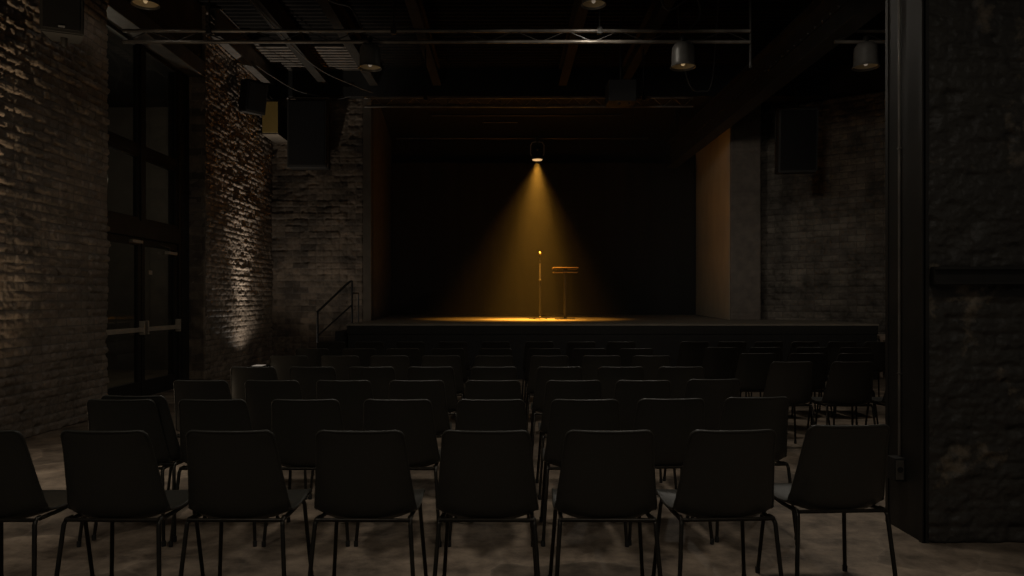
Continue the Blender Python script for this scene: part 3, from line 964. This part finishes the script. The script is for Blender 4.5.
# loose cables under the ceiling
CB = [([(-4.35, 12.6, 5.42), (-4.2, 13.2, 5.36), (-3.9, 13.9, 5.28), (-3.3, 14.2, 5.22), (-3.0, 14.25, 5.28)], 'sagging cable strung along the corner above the ochre box'),
      ([(-3.50, 9.6, 5.47), (-3.46, 11.2, 5.42), (-3.2, 12.6, 5.30), (-2.7, 13.4, 5.22), (-2.5, 13.9, 5.25)], 'black cable sagging from a ceiling joist towards the stage corner'),
      ([(-2.1, 8.75, 4.90), (-2.0, 8.75, 4.86), (-1.85, 8.75, 4.82), (-1.78, 8.75, 4.72), (-1.70, 8.75, 4.56)], 'short cable looping down to the truss left of centre'),
      ([(1.98, 8.75, 5.3), (1.85, 8.75, 5.0), (1.95, 8.75, 4.78), (2.25, 8.75, 4.95), (2.32, 8.75, 4.72), (2.2, 8.75, 4.55)], 'tangled cable looped above the ochre glowing pendant'),
      ([(2.55, 10.9, 5.86), (2.62, 10.9, 5.0), (2.76, 10.95, 4.52), (2.95, 11.0, 4.46), (3.1, 11.0, 4.62), (3.2, 11.0, 5.86)], 'hanging cable loop in front of the girder')]


def spline(pts, k_=8):
    pts = [Vector(p) for p in pts]
    P_ = [pts[0] * 2 - pts[1]] + pts + [pts[-1] * 2 - pts[-2]]
    out = []
    for i in range(1, len(P_) - 2):
        a_, b_, c_, d_ = P_[i - 1], P_[i], P_[i + 1], P_[i + 2]
        for j in range(k_):
            t = j / k_
            out.append(0.5 * ((2 * b_) + (c_ - a_) * t + (2 * a_ - 5 * b_ + 4 * c_ - d_) * t * t + (3 * b_ - a_ - 3 * c_ + d_) * t ** 3))
    out.append(pts[-1])
    return out


for pts, lb in CB:
    tag(MB().tube(spline(pts), 0.011, 8).build('hanging_cable', M['cable']), lb, 'cable')


# ------------------------------------------------------------------ the chair
def interp(tab, s_):
    return float(np.interp(s_, [a_ for a_, _ in tab], [b_ for _, b_ in tab]))


PROF = spline([(0, -0.222, 0.790), (0, -0.204, 0.705), (0, -0.188, 0.610), (0, -0.172, 0.520), (0, -0.154, 0.448), (0, -0.122, 0.403),
               (0, -0.060, 0.390), (0, 0.04, 0.395), (0, 0.15, 0.412), (0, 0.235, 0.427), (0, 0.278, 0.422), (0, 0.300, 0.398)], 10)
ARC = [0.0]
for i in range(1, len(PROF)):
    ARC.append(ARC[-1] + (PROF[i] - PROF[i - 1]).length)
STOT = ARC[-1]


def prof_at(s_):
    yy = float(np.interp(s_, ARC, [p.y for p in PROF]))
    zz = float(np.interp(s_, ARC, [p.z for p in PROF]))
    e = 0.008
    y0, z0 = float(np.interp(max(s_ - e, 0), ARC, [p.y for p in PROF])), float(np.interp(max(s_ - e, 0), ARC, [p.z for p in PROF]))
    y1, z1 = float(np.interp(min(s_ + e, STOT), ARC, [p.y for p in PROF])), float(np.interp(min(s_ + e, STOT), ARC, [p.z for p in PROF]))
    t = Vector((0, y1 - y0, z1 - z0)).normalized()
    return Vector((0, yy, zz)), Vector((0, -t.z, t.y))          # point, normal toward the sitter


WID = [(0, 0.176), (0.10, 0.184), (0.20, 0.194), (0.30, 0.205), (0.36, 0.212), (0.44, 0.214), (0.56, 0.214), (0.66, 0.210), (0.78, 0.204), (0.95, 0.197)]
WRAP = [(0, 0.012), (0.06, 0.026), (0.18, 0.042), (0.30, 0.058), (0.38, 0.060), (0.46, 0.044), (0.58, 0.026), (0.72, 0.012), (0.86, 0.0)]
SB = 0.385                                                       # where back turns into seat


def shell_pt(s_, u, off):
    p, n_ = prof_at(s_)
    wdt = interp(WID, s_)
    rc = 0.028
    for dd in (s_, STOT - s_):
        if dd < rc:
            wdt -= rc - math.sqrt(max(rc * rc - (rc - dd) ** 2, 0))
    wr_ = interp(WRAP, s_) * abs(u) ** 2.6
    q = p + n_ * (wr_ + off)
    return Vector((u * wdt, q.y, q.z))


def shell(s_list, bead_open):
    US = [-1, -0.97, -0.92, -0.84, -0.72, -0.55, -0.3, 0, 0.3, 0.55, 0.72, 0.84, 0.92, 0.97, 1]
    nu, ns = len(US), len(s_list)
    b_ = MB()
    vs = [shell_pt(s_, u, 0.003) for s_ in s_list for u in US] + [shell_pt(s_, u, -0.003) for s_ in s_list for u in US]
    k_ = nu * ns
    fs = []
    for i in range(ns - 1):
        for j in range(nu - 1):
            a_ = i * nu + j
            fs.append((a_, a_ + nu, a_ + nu + 1, a_ + 1))
            fs.append((k_ + a_, k_ + a_ + 1, k_ + a_ + nu + 1, k_ + a_ + nu))
    rim = [i for i in range(nu)] + [i * nu + nu - 1 for i in range(1, ns)] + [(ns - 1) * nu + j for j in range(nu - 2, -1, -1)] + [i * nu for i in range(ns - 2, 0, -1)]
    for i in range(len(rim)):
        p, q = rim[i], rim[(i + 1) % len(rim)]
        fs.append((p, q, k_ + q, k_ + p))
    b_.add(vs, fs, True)
    # rolled rim
    if bead_open == 'bottom':
        path = [shell_pt(s_, -1, 0) for s_ in reversed(s_list)] + [shell_pt(s_list[0], u, 0) for u in US[1:-1]] + [shell_pt(s_, 1, 0) for s_ in s_list]
    else:
        path = [shell_pt(s_, -1, 0) for s_ in s_list] + [shell_pt(s_list[-1], u, 0) for u in US[1:-1]] + [shell_pt(s_, 1, 0) for s_ in reversed(s_list)]
    cl = [path[0]]
    for p in path[1:]:
        if (p - cl[-1]).length > 0.003:
            cl.append(p)
    b_.tube(cl, 0.0062, 8)
    return b_


s_back = [0.0, 0.0015, 0.004, 0.008, 0.014, 0.021, 0.029] + list(np.linspace(0.045, SB, 16))
s_seat = list(np.linspace(SB, STOT - 0.045, 14)) + [STOT - d_ for d_ in (0.03, 0.02, 0.012, 0.006, 0.002, 0.0)]


def make_chair():
    t = thing('stacking_chair', 'black plastic stacking chair', 'chair')
    shell(s_back, 'bottom').build('backrest', M['plastic'], t)
    shell(s_seat, 'top').build('seat', M['plastic'], t)
    r_ = 0.0095
    for sx in (-1, 1):
        rear = [(sx * 0.192, -0.105, 0.410), (sx * 0.197, -0.136, 0.410), (sx * 0.200, -0.151, 0.390), (sx * 0.226, -0.195, 0.014)]
        l1 = MB().tube(rear, r_, 10).build('leg', M['tube'], t)
        MB().lathe([(0.0, 0.0), (0.0115, 0.0), (0.012, 0.026), (0.0098, 0.030)], 10, (sx * 0.2262, -0.1955, 0)).build('rubber_foot', M['rubber'], l1)
        front = [(sx * 0.186, 0.170, 0.402), (sx * 0.190, 0.196, 0.398), (sx * 0.193, 0.208, 0.376), (sx * 0.218, 0.245, 0.014)]
        l2 = MB().tube(front, r_, 10).build('leg', M['tube'], t)
        MB().lathe([(0.0, 0.0), (0.0115, 0.0), (0.012, 0.026), (0.0098, 0.030)], 10, (sx * 0.2182, 0.2455, 0)).build('rubber_foot', M['rubber'], l2)
        MB().tube([(sx * 0.192, -0.105, 0.404), (sx * 0.188, 0.03, 0.398), (sx * 0.186, 0.170, 0.402)], r_, 10).build('side_rail', M['tube'], t)
    MB().tube([(-0.198, -0.146, 0.409), (0.198, -0.146, 0.409)], 0.0085, 10).build('cross_bar', M['tube'], t)
    MB().tube([(-0.188, 0.175, 0.396), (0.188, 0.175, 0.396)], 0.0085, 10).build('cross_bar', M['tube'], t)
    return t


chair0 = make_chair()
first = [True]


def put(x, ytop, deg, label, group, z=0.0):
    """ytop: distance of the top of the backrest from the camera"""
    a_ = R(deg)
    ox, oy = x - 0.222 * math.sin(a_), ytop + 0.222 * math.cos(a_)
    if first[0]:
        first[0] = False
        chair0.location = (ox, oy, z)
        chair0.rotation_euler = (0, 0, a_)
        chair0['label'] = label
        chair0['group'] = group
        return chair0
    return dup(chair0, (ox, oy, z), a_, label, group)


ORD = ['first', 'second', 'third', 'fourth', 'fifth', 'sixth', 'seventh', 'eighth']
ROWN = ['rearmost row', 'second row from the back', 'third row from the back', 'middle row', 'third row from the stage', 'second row from the stage', 'row nearest the stage']
ROWS = [
    (3.00, [-2.165, -1.647, -1.13, -0.596, -0.078, 0.429, (0.941, 3.01, 3), (1.475, 3.13, 3)]),
    (3.94, [-2.07, -1.576, -1.075, -0.579, -0.075, 0.4315, (0.903, 3.97, 2), (1.392, 4.03, 4)]),
    (4.88, [-2.03, -1.554, -1.076, -0.588, -0.080, 0.458, 0.923, (1.414, 4.95, 3)]),
    (5.87, [-2.02, -1.545, -1.07, -0.595, -0.088, 0.439, 0.930, 1.4136]),
    (7.05, [-2.077, -1.587, -1.11, -0.614, -0.105, 0.432, 0.93, 1.41]),
    (8.10, [-2.13, -1.61, -1.13, -0.634, -0.105, 0.435, 0.931, 1.449]),
    (9.40, [-2.23, -1.74, -1.215, -0.67, -0.12, 0.44, 0.978, 1.49]),
]
rnd = random.Random(4)
for ri, (yt, xs) in enumerate(ROWS):
    for ci, e in enumerate(xs):
        if isinstance(e, tuple):
            x, yy, dg = e
        else:
            x, yy, dg = e, yt, rnd.uniform(-1.2, 1.2)
        lb = 'black chair, %s from the left in the %s, main seating block' % (ORD[ci], ROWN[ri])
        if ri == 0 and ci == 7:
            lb = 'black chair turned slightly inward, right end of the rearmost row, beside the steel column'
        if ri == 1 and ci == 0:
            lb = 'black chair under a stacked one, left end of the second row from the back'
        put(x, yy, dg, lb, 'black stacking chairs, main block, ' + ROWN[ri])
put(-2.028, 3.99, -3, 'black chair stacked askew onto the left end chair of the second rearmost row', 'black stacking chairs, main block, ' + ROWN[1], 0.014)

RR = [
    (6.34, [2.48, 3.01, 3.54], 'rearmost row'),
    (7.36, [2.54, 3.04, 3.53], 'second row from the back'),
    (8.30, [2.45, 2.95, 3.48, 3.97], 'second row from the stage'),
    (9.42, [2.44, 2.92, 3.39, 3.86, 4.33, 4.80], 'row nearest the stage'),
]
for yt, xs, rn in RR:
    for ci, x in enumerate(xs):
        put(x, yt, rnd.uniform(-1.5, 3), 'black chair, %s from the aisle in the %s, right seating block' % (ORD[ci], rn), 'black stacking chairs, right block, ' + rn)
